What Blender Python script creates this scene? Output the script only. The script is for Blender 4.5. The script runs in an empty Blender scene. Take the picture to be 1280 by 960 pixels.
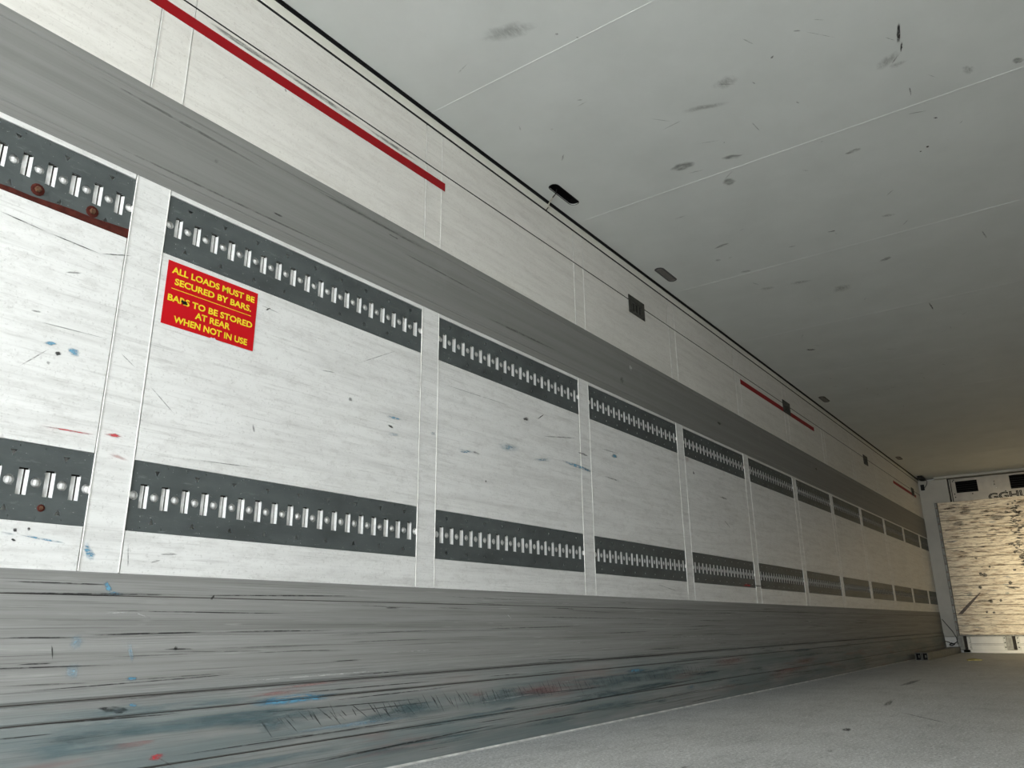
import bpy, bmesh, math, random
from mathutils import Matrix, Vector
random.seed(7)
C = bpy.context.scene.collection
SC = bpy.context.scene
PI = math.pi

# ------------------------------------------------------------------ camera
F_PX = 971.75
yaw, pitch, roll = 0.627326, 0.302179, -0.010715
fw = Vector((math.cos(yaw)*math.cos(pitch), math.sin(yaw)*math.cos(pitch), math.sin(pitch)))
rt = Vector((math.sin(yaw), -math.cos(yaw), 0)); up = rt.cross(fw)
rt2 = rt*math.cos(roll)+up*math.sin(roll); up2 = -rt*math.sin(roll)+up*math.cos(roll)
cam_data = bpy.data.cameras.new('camera'); cam = bpy.data.objects.new('camera', cam_data); C.objects.link(cam)
cam_data.sensor_width = 36; cam_data.lens = F_PX/1280*36; cam_data.clip_start = 0.02
m = Matrix((rt2, up2, -fw)).transposed().to_4x4(); m.translation = Vector((0, 0, 0.4472))
cam.matrix_world = m
SC.camera = cam

# ------------------------------------------------------------------ light
SC.view_settings.view_transform = 'Standard'; SC.view_settings.look = 'None'
SC.view_settings.gamma = 1; SC.view_settings.use_curve_mapping = False
SC.view_settings.exposure = 3.08
W = bpy.data.worlds.new('world'); SC.world = W; W.use_nodes = True
bg = W.node_tree.nodes['Background']; bg.inputs[0].default_value = (0.94, 0.985, 1.02, 1); bg.inputs[1].default_value = 2.0

XR = -2.60      # rear door opening
XF = 13.95      # front face of the white corner posts
YL, YR = 2.035, -0.425
H = 2.65
pd = bpy.data.lights.new('door_opening_daylight_portal', 'AREA'); pd.shape = 'RECTANGLE'; pd.size = 2.4; pd.size_y = 2.6
pd.cycles.is_portal = True
po = bpy.data.objects.new('door_opening_daylight_portal', pd); C.objects.link(po)
po.location = (XR-0.02, (YL+YR)/2, H/2); po.rotation_euler = (PI/2, 0, -PI/2)   # shines towards +x
sd = bpy.data.lights.new('low_sun', 'SUN'); sd.energy = 0.34; sd.angle = math.radians(5.0); sd.color = (1.0, 0.86, 0.58)
so = bpy.data.objects.new('low_sun', sd); C.objects.link(so)
so.rotation_euler = Vector((1.0, -0.052, -0.042)).to_track_quat('-Z', 'Y').to_euler()

# ------------------------------------------------------------------ materials
def newmat(name):
    M = bpy.data.materials.new(name); M.use_nodes = True
    nt = M.node_tree; b = nt.nodes['Principled BSDF']
    return M, nt, b
def N(nt, typ, **kw):
    n = nt.nodes.new(typ)
    for k, v in kw.items():
        if k in n.inputs: n.inputs[k].default_value = v
        else: setattr(n, k, v)
    return n
def L(nt, a, b): nt.links.new(a, b)
def noise(nt, scale, detail=4, rough=0.55, sc=(1, 1, 1), coord='Object'):
    tc = N(nt, 'ShaderNodeTexCoord'); mp = N(nt, 'ShaderNodeMapping'); mp.inputs['Scale'].default_value = sc
    L(nt, tc.outputs[coord], mp.inputs[0])
    n = N(nt, 'ShaderNodeTexNoise'); n.inputs['Scale'].default_value = scale; n.inputs['Detail'].default_value = detail
    n.inputs['Roughness'].default_value = rough
    L(nt, mp.outputs[0], n.inputs['Vector']); return n.outputs['Fac']
def rng(nt, v, a, b, c=0., d=1.):
    r = N(nt, 'ShaderNodeMapRange'); r.inputs[1].default_value = a; r.inputs[2].default_value = b
    r.inputs[3].default_value = c; r.inputs[4].default_value = d; L(nt, v, r.inputs[0]); return r.outputs[0]
def mixc(nt, f, a, b):
    x = N(nt, 'ShaderNodeMix', data_type='RGBA')
    if isinstance(f, (int, float)): x.inputs[0].default_value = f
    else: L(nt, f, x.inputs[0])
    for s, v in ((6, a), (7, b)):
        if isinstance(v, tuple): x.inputs[s].default_value = (*v, 1)
        else: L(nt, v, x.inputs[s])
    return x.outputs[2]
def bump(nt, b, v, st, dist=0.002):
    n = N(nt, 'ShaderNodeBump'); n.inputs['Strength'].default_value = st; n.inputs['Distance'].default_value = dist
    L(nt, v, n.inputs['Height']); L(nt, n.outputs[0], b.inputs['Normal'])
def simple(name, col, rough=0.5, metal=0.0, var=0.15, scale=20):
    M, nt, b = newmat(name); b.inputs['Specular IOR Level'].default_value = .18
    f = noise(nt, scale)
    c2 = tuple(max(0, c*(1-var)) for c in col)
    L(nt, mixc(nt, rng(nt, f, .35, .65), c2, col), b.inputs['Base Color'])
    b.inputs['Roughness'].default_value = rough; b.inputs['Metallic'].default_value = metal
    return M

# white glass-fibre lining of the side wall: off white with faint lengthwise grime
def mat_lining(name, base, grime, amount):
    M, nt, b = newmat(name)
    f1 = noise(nt, 6, 6, .65, (.35, 1, 5)); f2 = noise(nt, 40, 5, .7, (.12, 1, 3)); f3 = noise(nt, 1.3, 3, .5)
    f4 = noise(nt, 300, 2, .5, (.5, 1, .5)); f5 = noise(nt, 24, 7, .8, (.45, 1, 1.2))
    c = mixc(nt, rng(nt, f1, .45, .80, 0, amount), base, grime)
    c = mixc(nt, rng(nt, f2, .54, .75, 0, amount*1.1), c, grime)
    c = mixc(nt, rng(nt, f3, .4, .7, 0, .25), c, tuple(x*.85 for x in base))
    c = mixc(nt, rng(nt, f4, .60, .75, 0, .35), c, grime)
    c = mixc(nt, rng(nt, f5, .50, .66, 0, amount*.8), c, tuple(x*1.2 for x in grime))
    L(nt, c, b.inputs['Base Color']); b.inputs['Roughness'].default_value = .42
    b.inputs['Specular IOR Level'].default_value = .25
    bump(nt, b, f2, .25, .001)
    return M
M_LIN = mat_lining('white_lining', (.80, .80, .785), (.36, .35, .33), .42)
M_LINU = mat_lining('white_upper_lining', (.82, .80, .755), (.45, .42, .38), .35)
M_CREAM = simple('cream_strip', (.78, .77, .70), .4, 0, .06)
M_GAP_SHADE = simple('black_gap_shade', (.012, .012, .013), .6)
M_JOINT_SHADE = simple('dark_joint_and_shadow_gap', (.05, .045, .04), .8)

def mat_band():
    M, nt, b = newmat('grey_rub_band')
    f = noise(nt, 9, 6, .6, (.06, 1, 3)); g = noise(nt, 90, 4, .6, (.03, 1, 3)); h = noise(nt, 5, 4, .6)
    c = mixc(nt, rng(nt, f, .35, .7), (.25, .25, .24), (.20, .20, .19))
    c = mixc(nt, rng(nt, g, .56, .72, 0, .35), c, (.13, .13, .12))
    c = mixc(nt, rng(nt, h, .6, .8, 0, .4), c, (.30, .30, .29))
    L(nt, c, b.inputs['Base Color']); b.inputs['Roughness'].default_value = .55; b.inputs['Specular IOR Level'].default_value = .3
    bump(nt, b, g, .3, .001)
    return M
M_BAND = mat_band()
def mat_kick():
    M, nt, b = newmat('grey_scuff_plate')
    f = noise(nt, 8, 6, .65, (.06, 1, 4)); g = noise(nt, 60, 5, .7, (.025, 1, 4.5)); h = noise(nt, 2.2, 5, .6, (.5, 1, 4))
    h2 = noise(nt, 3.1, 4, .6, (.35, 1, 5)); k = noise(nt, 90, 3, .6, (.05, 1, 1))
    tc = N(nt, 'ShaderNodeTexCoord'); sp = N(nt, 'ShaderNodeSeparateXYZ'); L(nt, tc.outputs['Object'], sp.inputs[0])
    low = rng(nt, sp.outputs['Z'], .33, .20, 0, 1)
    c = mixc(nt, rng(nt, f, .35, .68), (.31, .31, .30), (.21, .21, .20))
    c = mixc(nt, rng(nt, g, .53, .70, 0, .6), c, (.055, .055, .05))
    c = mixc(nt, rng(nt, k, .62, .75, 0, .5), c, (.42, .42, .40))
    mul = N(nt, 'ShaderNodeMath', operation='MULTIPLY'); L(nt, rng(nt, h, .40, .58, .1, .65), mul.inputs[0]); L(nt, low, mul.inputs[1])
    c = mixc(nt, mul.outputs[0], c, (.13, .175, .18))
    mul2 = N(nt, 'ShaderNodeMath', operation='MULTIPLY'); L(nt, rng(nt, h2, .58, .70, 0, .5), mul2.inputs[0]); L(nt, low, mul2.inputs[1])
    c = mixc(nt, mul2.outputs[0], c, (.22, .13, .12))
    L(nt, c, b.inputs['Base Color']); b.inputs['Roughness'].default_value = .6; b.inputs['Specular IOR Level'].default_value = .2
    bump(nt, b, g, .5, .0015)
    return M
M_KICK = mat_kick()
def mat_ceiling():
    M, nt, b = newmat('ceiling_skin')
    f = noise(nt, 3, 5, .6); g = noise(nt, 45, 4, .7)
    c = mixc(nt, rng(nt, f, .35, .75, 0, .5), (.70, .72, .70), (.58, .60, .575))
    c = mixc(nt, rng(nt, g, .70, .78, 0, .35), c, (.35, .36, .34))
    L(nt, c, b.inputs['Base Color']); b.inputs['Roughness'].default_value = .6; b.inputs['Specular IOR Level'].default_value = .12
    return M
M_CEIL = mat_ceiling()
def mat_floor():
    M, nt, b = newmat('worn_grey_floor')
    f = noise(nt, 2.5, 6, .6); g = noise(nt, 70, 6, .8, (.7, 1, 1)); h = noise(nt, 14, 5, .7, (.4, 1, 1)); v = noise(nt, 110, 6, .85)
    c = mixc(nt, rng(nt, f, .35, .7), (.50, .51, .50), (.38, .39, .38))
    c = mixc(nt, rng(nt, g, .50, .68, 0, .9), c, (.85, .86, .85))
    c = mixc(nt, rng(nt, h, .5, .75, 0, .5), c, (.20, .20, .195))
    c = mixc(nt, rng(nt, v, .51, .58, 0, .75), c, (.10, .10, .10))
    L(nt, c, b.inputs['Base Color']); b.inputs['Roughness'].default_value = .5; b.inputs['Specular IOR Level'].default_value = .4
    bump(nt, b, v, .8, .004)
    return M
M_FLOOR = mat_floor()
def mat_rail():
    M, nt, b = newmat('grey_rail_steel')
    f = noise(nt, 9, 5, .65, (.5, 1, 1.2)); g = noise(nt, 60, 4, .7, (.25, 1, 1)); s = noise(nt, 140, 2, .5)
    c = mixc(nt, rng(nt, f, .35, .7), (.092, .106, .106), (.060, .068, .068))
    c = mixc(nt, rng(nt, g, .60, .74, 0, .5), c, (.20, .22, .22))
    c = mixc(nt, rng(nt, s, .70, .76, 0, .7), c, (.42, .43, .42))
    L(nt, c, b.inputs['Base Color']); b.inputs['Roughness'].default_value = .5; b.inputs['Specular IOR Level'].default_value = .3
    return M
M_RAIL = mat_rail()
M_CHAN = simple('galvanised_channel', (.90, .90, .89), .4, 0, .08, 120)
M_RUST = simple('red_brown_rust', (.085, .018, .012), .8, 0, .4, 60)
M_RUSTL = simple('rusty_bolt', (.16, .085, .05), .7, .3, .5, 200)
M_RED = simple('red_tape', (.33, .003, .008), .45, 0, .1)
M_SIGN = simple('red_sign_vinyl', (.56, .006, .012), .4, 0, .05)
M_YEL = simple('yellow_print', (.86, .66, .03), .45, 0, .05)
M_BLACK = simple('black_plastic', (.012, .012, .012), .5)
M_PLATE = simple('dull_dark_metal', (.10, .10, .088), .55, .3, .45, 60)
M_PLATE2 = simple('pocket_inside', (.035, .035, .03), .6, .2, .4, 60)
M_LENS = simple('smoky_lamp_lens', (.27, .25, .235), .3, 0, .2, 90)
M_RIM = simple('grey_lamp_rim', (.10, .10, .10), .5)
M_COL = simple('white_corner_post_paint', (.58, .56, .49), .45, 0, .1, 4)
M_WHITE = simple('white_panel_paint', (.86, .85, .80), .45, 0, .08, 8)
M_HOUS = simple('housing_paint', (.60, .56, .49), .5, 0, .15, 8)
M_DARKIN = simple('dark_void', (.006, .006, .006), .9)
M_BRACK = simple('dull_bracket_steel', (.22, .22, .20), .5, .5, .4, 30)
M_FLANGE = simple('white_flange', (.66, .66, .61), .5, .1, .2, 50)
M_TUBE = simple('steel_tube', (.16, .16, .14), .5, .4, .4, 20)
M_WIRE = simple('dark_wire', (.03, .03, .028), .5)
M_WIREW = simple('pale_wire', (.60, .58, .48), .5)
M_BEAD = simple('pale_sealant', (.72, .72, .69), .5, 0, .45, 12)
M_BEADW = simple('white_joint_bead', (.80, .79, .75), .4, 0, .25, 30)
M_SCRAP = simple('yellow_scrap', (.42, .38, .16), .7, 0, .4, 40)
M_GREYTAPE = simple('grey_tape', (.17, .14, .125), .6, 0, .35, 30)
M_GROUND = simple('yard_paving', (.36, .35, .33), .85, 0, .25, 3)
M_SHELL = simple('outer_shell', (.6, .6, .6), .6)
def mat_board():
    M, nt, b = newmat('dirty_white_boards')
    f = noise(nt, 7, 7, .75, (1, .6, 4)); g = noise(nt, 26, 6, .75, (1, .25, 2.0)); h = noise(nt, 60, 4, .7, (1, .6, 1.3))
    c = mixc(nt, rng(nt, f, .46, .64), (.88, .78, .60), (.44, .32, .20))
    c = mixc(nt, rng(nt, g, .515, .63, 0, .8), c, (.26, .18, .115))
    c = mixc(nt, rng(nt, h, .63, .72, 0, .8), c, (.045, .032, .03))
    c = mixc(nt, rng(nt, g, .40, .30, 0, .7), c, (.95, .90, .76))
    L(nt, c, b.inputs['Base Color']); b.inputs['Roughness'].default_value = .5
    return M
M_BOARD = mat_board()
# dirt, chalk and scrape marks: thin films whose cover fades at their own rim
def mat_mark(name, col, strength, sharp, nsc=90, st=(.3, 1, 1)):
    M, nt, b = newmat(name)
    at = N(nt, 'ShaderNodeAttribute', attribute_name='cover')
    f = noise(nt, nsc, 4, .7, st)
    mu = N(nt, 'ShaderNodeMath', operation='MULTIPLY'); L(nt, rng(nt, at.outputs['Fac'], 0, 1./sharp), mu.inputs[0])
    L(nt, rng(nt, f, .36, .55, .25, 1), mu.inputs[1])
    mu2 = N(nt, 'ShaderNodeMath', operation='MULTIPLY'); L(nt, mu.outputs[0], mu2.inputs[0]); mu2.inputs[1].default_value = strength
    tr = N(nt, 'ShaderNodeBsdfTransparent'); mx = N(nt, 'ShaderNodeMixShader')
    b.inputs['Base Color'].default_value = (*col, 1); b.inputs['Roughness'].default_value = .6
    L(nt, mu2.outputs[0], mx.inputs[0]); L(nt, tr.outputs[0], mx.inputs[1]); L(nt, b.outputs[0], mx.inputs[2])
    L(nt, mx.outputs[0], nt.nodes['Material Output'].inputs['Surface'])
    return M
MARK = {'n': mat_mark('brown_stain', (.20, .13, .075), .6, 2, 60, (1, .4, 1)), 'c': mat_mark('ceiling_smudge', (.22, .23, .21), .45, 2.5, 45, (1, .3, 1)), 'K': mat_mark('black_scrape', (.03, .03, .03), .9, 3), 'k': mat_mark('grey_scrape', (.13, .13, .12), .55, 2.5),
        'v': mat_mark('faint_smudge', (.25, .26, .24), .33, 1.4), 'B': mat_mark('blue_scrape', (.12, .34, .50), .75, 2, 140),
        'b': mat_mark('pale_blue_scrape', (.28, .44, .54), .45, 1.5, 110), 'R': mat_mark('red_scrape', (.55, .05, .06), .8, 2, 120),
        'r': mat_mark('pale_red_scrape', (.48, .12, .11), .35, 1.6, 110), 'w': mat_mark('white_scrape', (.7, .7, .68), .6, 2),
        'T': mat_mark('teal_scrape', (.12, .20, .22), .5, 1.5, 60, (.1, 1, 1)), 'G': mat_mark('grey_tape_mark', (.17, .14, .125), 1.0, 6)}

# ------------------------------------------------------------------ mesh helpers
class MB:
    def __init__(s): s.v = []; s.f = []; s.mi = []; s.cov = {}; s.mats = []
    def mat(s, m):
        if m not in s.mats: s.mats.append(m)
        return s.mats.index(m)
    def add(s, vs, fs, m):
        o = len(s.v); s.v += [tuple(v) for v in vs]; i = s.mat(m)
        for f in fs: s.f.append([o+k for k in f]); s.mi.append(i)
        return o
    def box(s, a, b, m, c=0.0):
        x0, y0, z0 = a; x1, y1, z1 = b
        if c <= 0:
            vs = [(x, y, z) for x in (x0, x1) for y in (y0, y1) for z in (z0, z1)]
            s.add(vs, [(0, 1, 3, 2), (4, 6, 7, 5), (0, 4, 5, 1), (2, 3, 7, 6), (0, 2, 6, 4), (1, 5, 7, 3)], m); return
        bm = bmesh.new(); bmesh.ops.create_cube(bm, size=1)
        for v in bm.verts: v.co = Vector(((x0+x1)/2+v.co.x*(x1-x0), (y0+y1)/2+v.co.y*(y1-y0), (z0+z1)/2+v.co.z*(z1-z0)))
        bmesh.ops.bevel(bm, geom=bm.edges[:], offset=c, segments=2, affect='EDGES', profile=.5)
        s.bm(bm, m)
    def bm(s, bm, m):
        bm.verts.index_update(); s.add([v.co[:] for v in bm.verts], [[v.index for v in f.verts] for f in bm.faces], m); bm.free()
    def prism_x(s, prof, x0, x1, m, caps=True):      # closed (y,z) outline run along x
        n = len(prof); vs = [(x0, y, z) for y, z in prof]+[(x1, y, z) for y, z in prof]
        fs = [(i, (i+1) % n, n+(i+1) % n, n+i) for i in range(n)]
        if caps: fs += [tuple(range(n))[::-1], tuple(range(n, 2*n))]
        s.add(vs, fs, m)
    def tube(s, pts, r, m, k=8):
        pts = [Vector(p) for p in pts]; vs = []; fs = []
        for i, p in enumerate(pts):
            d = (pts[min(i+1, len(pts)-1)]-pts[max(i-1, 0)]).normalized()
            a = d.cross(Vector((0.13, 0.37, 1))).normalized(); b = d.cross(a)
            vs += [p+a*r*math.cos(2*PI*j/k)+b*r*math.sin(2*PI*j/k) for j in range(k)]
        for i in range(len(pts)-1):
            for j in range(k): fs.append((i*k+j, i*k+(j+1) % k, (i+1)*k+(j+1) % k, (i+1)*k+j))
        fs += [tuple(range(k))[::-1], tuple(range((len(pts)-1)*k, len(pts)*k))]
        s.add(vs, fs, m)
    def cyl(s, c, r, h, m, axis='y', k=14, dome=0.0):
        # disc/short cylinder; grows from c towards -axis by h
        vs = []; fs = []
        rings = [(r, 0), (r, h*.7), (r*.8, h)]
        for rr, hh in rings:
            for j in range(k):
                a = 2*PI*j/k; u, v = rr*math.cos(a), rr*math.sin(a)
                vs.append({'y': (c[0]+u, c[1]-hh, c[2]+v), 'x': (c[0]-hh, c[1]+u, c[2]+v), 'z': (c[0]+u, c[1]+v, c[2]-hh)}[axis])
        for i in range(2):
            for j in range(k): fs.append((i*k+j, i*k+(j+1) % k, (i+1)*k+(j+1) % k, (i+1)*k+j))
        fs += [tuple(range(2*k, 3*k)), tuple(range(k))[::-1]]
        s.add(vs, fs, m)
    def mark(s, cu, cv, hl, hw, ang, m, place):
        k = 18; rnd = random.Random(int(cu*9173+cv*7717)); vs = [place(cu, cv)]
        hl = max(hl, hw)
        for j in range(k):
            a = 2*PI*j/k; q = 1+rnd.uniform(-.22, .18)
            u, v = hl*math.cos(a)*q, hw*math.sin(a)*q
            vs.append(place(cu+u*math.cos(ang)-v*math.sin(ang), cv+u*math.sin(ang)+v*math.cos(ang)))
        o = s.add(vs, [(0, 1+j, 1+(j+1) % k) for j in range(k)], m); s.cov[o] = 1.0
    def build(s, name, parent=None, origin=None, smooth=False):
        me = bpy.data.meshes.new(name); o3 = Vector(origin) if origin is not None else Vector((0, 0, 0))
        me.from_pydata([tuple(Vector(v)-o3) for v in s.v], [], s.f)
        for m in s.mats: me.materials.append(m)
        me.polygons.foreach_set('material_index', s.mi)
        if s.cov:
            a = me.attributes.new('cover', 'FLOAT', 'POINT')
            for i in s.cov: a.data[i].value = 1.0
        if not s.cov:
            bm = bmesh.new(); bm.from_mesh(me); bmesh.ops.recalc_face_normals(bm, faces=bm.faces[:]); bm.to_mesh(me); bm.free()
        if smooth: me.shade_smooth()
        me.update()
        ob = bpy.data.objects.new(name, me); C.objects.link(ob)
        if origin is not None: ob.location = origin
        if parent is not None: ob.parent = parent; ob.location = (0, 0, 0) if origin is None else Vector(origin)-parent.location
        return ob
def tag(o, label, cat, group=None):
    o['label'] = label; o['category'] = cat
    if group: o['group'] = group
    return o
def struct(o, label=None):
    o['kind'] = 'structure'
    if label: o['label'] = label
    return o
def empty(name, loc, label, cat, group=None):
    o = bpy.data.objects.new(name, None); C.objects.link(o); o.location = loc; o.empty_display_size = .05
    return tag(o, label, cat, group)
def fill2d(name, loops, thick, mat):
    """flat sheet with real holes: first loop is the outline; returns mesh data in local (u, v, w)"""
    cu = bpy.data.curves.new(name, 'CURVE'); cu.dimensions = '2D'; cu.fill_mode = 'BOTH'; cu.extrude = thick/2
    for lp in loops:
        sp = cu.splines.new('POLY'); sp.points.add(len(lp)-1); sp.use_cyclic_u = True
        for i, (u, v) in enumerate(lp): sp.points[i].co = (u, v, 0, 1)
    t = bpy.data.objects.new(name, cu); C.objects.link(t)
    dg = bpy.context.evaluated_depsgraph_get(); me = bpy.data.meshes.new_from_object(t.evaluated_get(dg))
    bpy.data.objects.remove(t); bpy.data.curves.remove(cu); me.name = name
    me.materials.clear(); me.materials.append(mat)
    return me
def circ(cx, cy, r, k=16): return [(cx+r*math.cos(2*PI*j/k), cy+r*math.sin(2*PI*j/k)) for j in range(k)]
def rect(x0, y0, x1, y1): return [(x0, y0), (x1, y0), (x1, y1), (x0, y1)]
def stadium(cx, cy, hl, hw, k=8):
    return [(cx+hl-hw+hw*math.cos(a), cy+hw*math.sin(a)) for a in [-PI/2+PI*j/k for j in range(k+1)]] + \
           [(cx-hl+hw+hw*math.cos(a), cy+hw*math.sin(a)) for a in [PI/2+PI*j/k for j in range(k+1)]]

WALL_MARKS = [
    (0.891,0.933,0.071,0.0025,0.01,'R'), (1.003,0.942,0.026,0.0060,0.06,'R'), (1.024,0.887,0.027,0.0060,-0.20,'r'),
    (0.701,1.442,0.058,0.0010,-0.08,'K'), (0.827,1.434,0.069,0.0012,-0.05,'K'), (0.938,1.445,0.045,0.0010,0.31,'K'),
    (0.832,1.124,0.008,0.0060,0.00,'K'), (0.814,1.094,0.004,0.0050,1.21,'k'), (0.869,1.139,0.016,0.0120,-0.16,'B'),
    (0.811,1.146,0.017,0.0060,0.17,'B'), (0.778,1.097,0.048,0.0020,0.80,'k'), (0.836,1.352,0.024,0.0030,0.28,'k'),
    (0.765,1.218,0.013,0.0030,0.15,'k'), (0.985,0.635,0.026,0.0120,-0.92,'B'), (0.869,0.660,0.059,0.0030,-0.10,'B'),
    (0.792,0.667,0.018,0.0030,-0.09,'b'), (0.806,0.676,0.002,0.0050,-0.59,'K'), (0.835,0.681,0.002,0.0040,0.00,'K'),
    (0.806,0.653,0.006,0.0030,-0.27,'K'), (1.431,1.045,0.014,0.0040,-1.24,'k'), (1.345,0.919,0.109,0.0020,0.04,'k'),
    (1.200,0.645,0.026,0.0030,0.06,'k'), (1.163,0.624,0.014,0.0030,0.29,'k'), (1.086,0.633,0.031,0.0020,-1.44,'k'),
    (2.041,1.205,0.043,0.0060,0.02,'B'), (2.044,1.141,0.034,0.0080,0.10,'b'), (2.264,1.187,0.020,0.0080,0.03,'b'),
    (2.474,1.151,0.066,0.0060,0.07,'b'), (2.457,1.144,0.034,0.0040,0.07,'B'), (3.368,1.226,0.163,0.0090,-0.03,'B'),
    (3.466,1.220,0.048,0.0070,-0.07,'B'), (2.772,1.220,0.092,0.0200,0.14,'b'), (3.046,1.208,0.087,0.0120,0.14,'b'),
    (2.913,1.381,0.026,0.0080,0.13,'K'), (3.042,1.419,0.034,0.0030,0.56,'K'), (3.428,1.299,0.052,0.0060,-0.04,'K'),
    (3.724,1.364,0.113,0.0030,0.01,'k'), (3.769,1.345,0.037,0.0140,0.04,'B'), (3.216,1.349,0.151,0.0040,0.15,'k'),
    (3.730,1.212,0.089,0.0050,-0.03,'k'), (2.026,1.169,0.018,0.0050,-0.17,'K'), (1.820,1.228,0.010,0.0080,-0.10,'k'),
    (2.607,1.042,0.006,0.0050,-0.18,'K'), (2.540,1.155,0.027,0.0050,3.07,'k'), (5.940,0.716,0.176,0.0060,0.02,'K'),
    (4.764,1.489,0.045,0.0160,0.04,'r'), (5.667,0.712,0.097,0.0120,0.01,'R'), (1.436,2.300,0.009,0.0040,-1.08,'k'),
    (4.858,1.412,0.013,0.0100,-0.32,'K'), (5.361,1.304,0.068,0.0080,-0.01,'k'), (5.383,1.123,0.059,0.0050,-0.40,'k'),
    (1.188,2.236,0.063,0.0080,0.10,'k'), (1.369,2.240,0.119,0.0120,-0.01,'k'), (1.623,2.246,0.136,0.0100,0.05,'k'),
    (1.087,2.236,0.045,0.0050,-0.20,'k'), (1.445,1.451,0.011,0.0030,-2.45,'K'), (1.456,1.453,0.043,0.0010,-0.07,'k'),
    (1.712,1.305,0.036,0.0020,0.10,'k'), (1.944,1.423,0.119,0.0010,0.49,'k'), (0.861,1.196,0.102,0.0010,0.03,'k'),
    (1.012,1.155,0.030,0.0010,-0.59,'k'), (1.124,1.067,0.060,0.0010,-0.66,'k'), (2.548,1.413,0.257,0.0010,0.02,'k'),
    (4.347,0.652,0.160,0.0020,-0.11,'k'),
]
KICK_MARKS = [
    (0.924,0.559,0.130,0.0015,0.00,'K'), (1.028,0.536,0.230,0.0020,0.01,'K'), (1.603,0.545,0.345,0.0015,0.02,'K'),
    (0.904,0.433,0.089,0.0020,-0.02,'K'), (1.184,0.439,0.172,0.0025,0.01,'K'), (1.585,0.441,0.229,0.0010,-0.00,'K'),
    (0.897,0.375,0.040,0.0015,0.00,'K'), (0.940,0.328,0.108,0.0010,-0.02,'k'), (1.254,0.328,0.206,0.0010,0.01,'k'),
    (1.260,0.398,0.047,0.0010,-0.01,'K'), (0.931,0.400,0.017,0.0020,-1.36,'K'), (1.345,0.534,0.009,0.0040,0.87,'K'),
    (1.248,0.400,0.002,0.0060,-0.59,'K'), (1.083,0.491,0.033,0.0015,0.05,'w'), (1.145,0.484,0.030,0.0015,-0.30,'w'),
    (1.042,0.554,0.019,0.0080,-0.98,'B'), (1.062,0.538,0.017,0.0050,-0.03,'B'), (1.124,0.394,0.031,0.0080,-1.26,'b'),
    (1.136,0.330,0.018,0.0060,-0.06,'B'), (1.145,0.267,0.014,0.0050,-0.21,'B'), (0.984,0.355,0.021,0.0200,0.05,'b'),
    (0.984,0.421,0.012,0.0200,0.00,'b'), (2.049,0.404,0.233,0.0010,0.01,'k'), (2.067,0.514,0.040,0.0010,0.01,'K'),
    (2.760,0.489,0.032,0.0040,-0.52,'w'), (2.704,0.449,0.029,0.0030,0.28,'w'), (1.083,0.240,0.237,0.0015,-0.02,'K'),
    (1.098,0.260,0.041,0.0080,-0.13,'K'), (1.075,0.216,0.157,0.0300,-0.02,'T'), (1.531,0.203,0.300,0.0300,-0.04,'T'),
    (1.648,0.244,0.179,0.0150,0.00,'B'), (2.140,0.167,0.239,0.0300,0.02,'T'), (2.764,0.173,0.385,0.0300,0.00,'T'),
    (1.003,0.184,0.147,0.0300,-0.06,'T'), (3.844,0.181,0.695,0.0300,0.01,'T'), (3.867,0.220,0.112,0.0120,0.00,'B'),
    (1.152,0.175,0.062,0.0300,0.04,'r'), (1.220,0.138,0.022,0.0140,0.05,'R'), (1.582,0.265,0.114,0.0060,0.03,'r'),
    (1.689,0.280,0.169,0.0040,0.03,'r'), (1.249,0.122,0.035,0.0015,-0.54,'k'), (2.204,0.069,0.578,0.0030,0.02,'K'),
    (3.901,0.124,1.119,0.0030,0.02,'K'), (2.279,0.063,0.502,0.0200,0.01,'T'), (3.655,0.126,0.874,0.0150,0.01,'T'),
]
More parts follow.
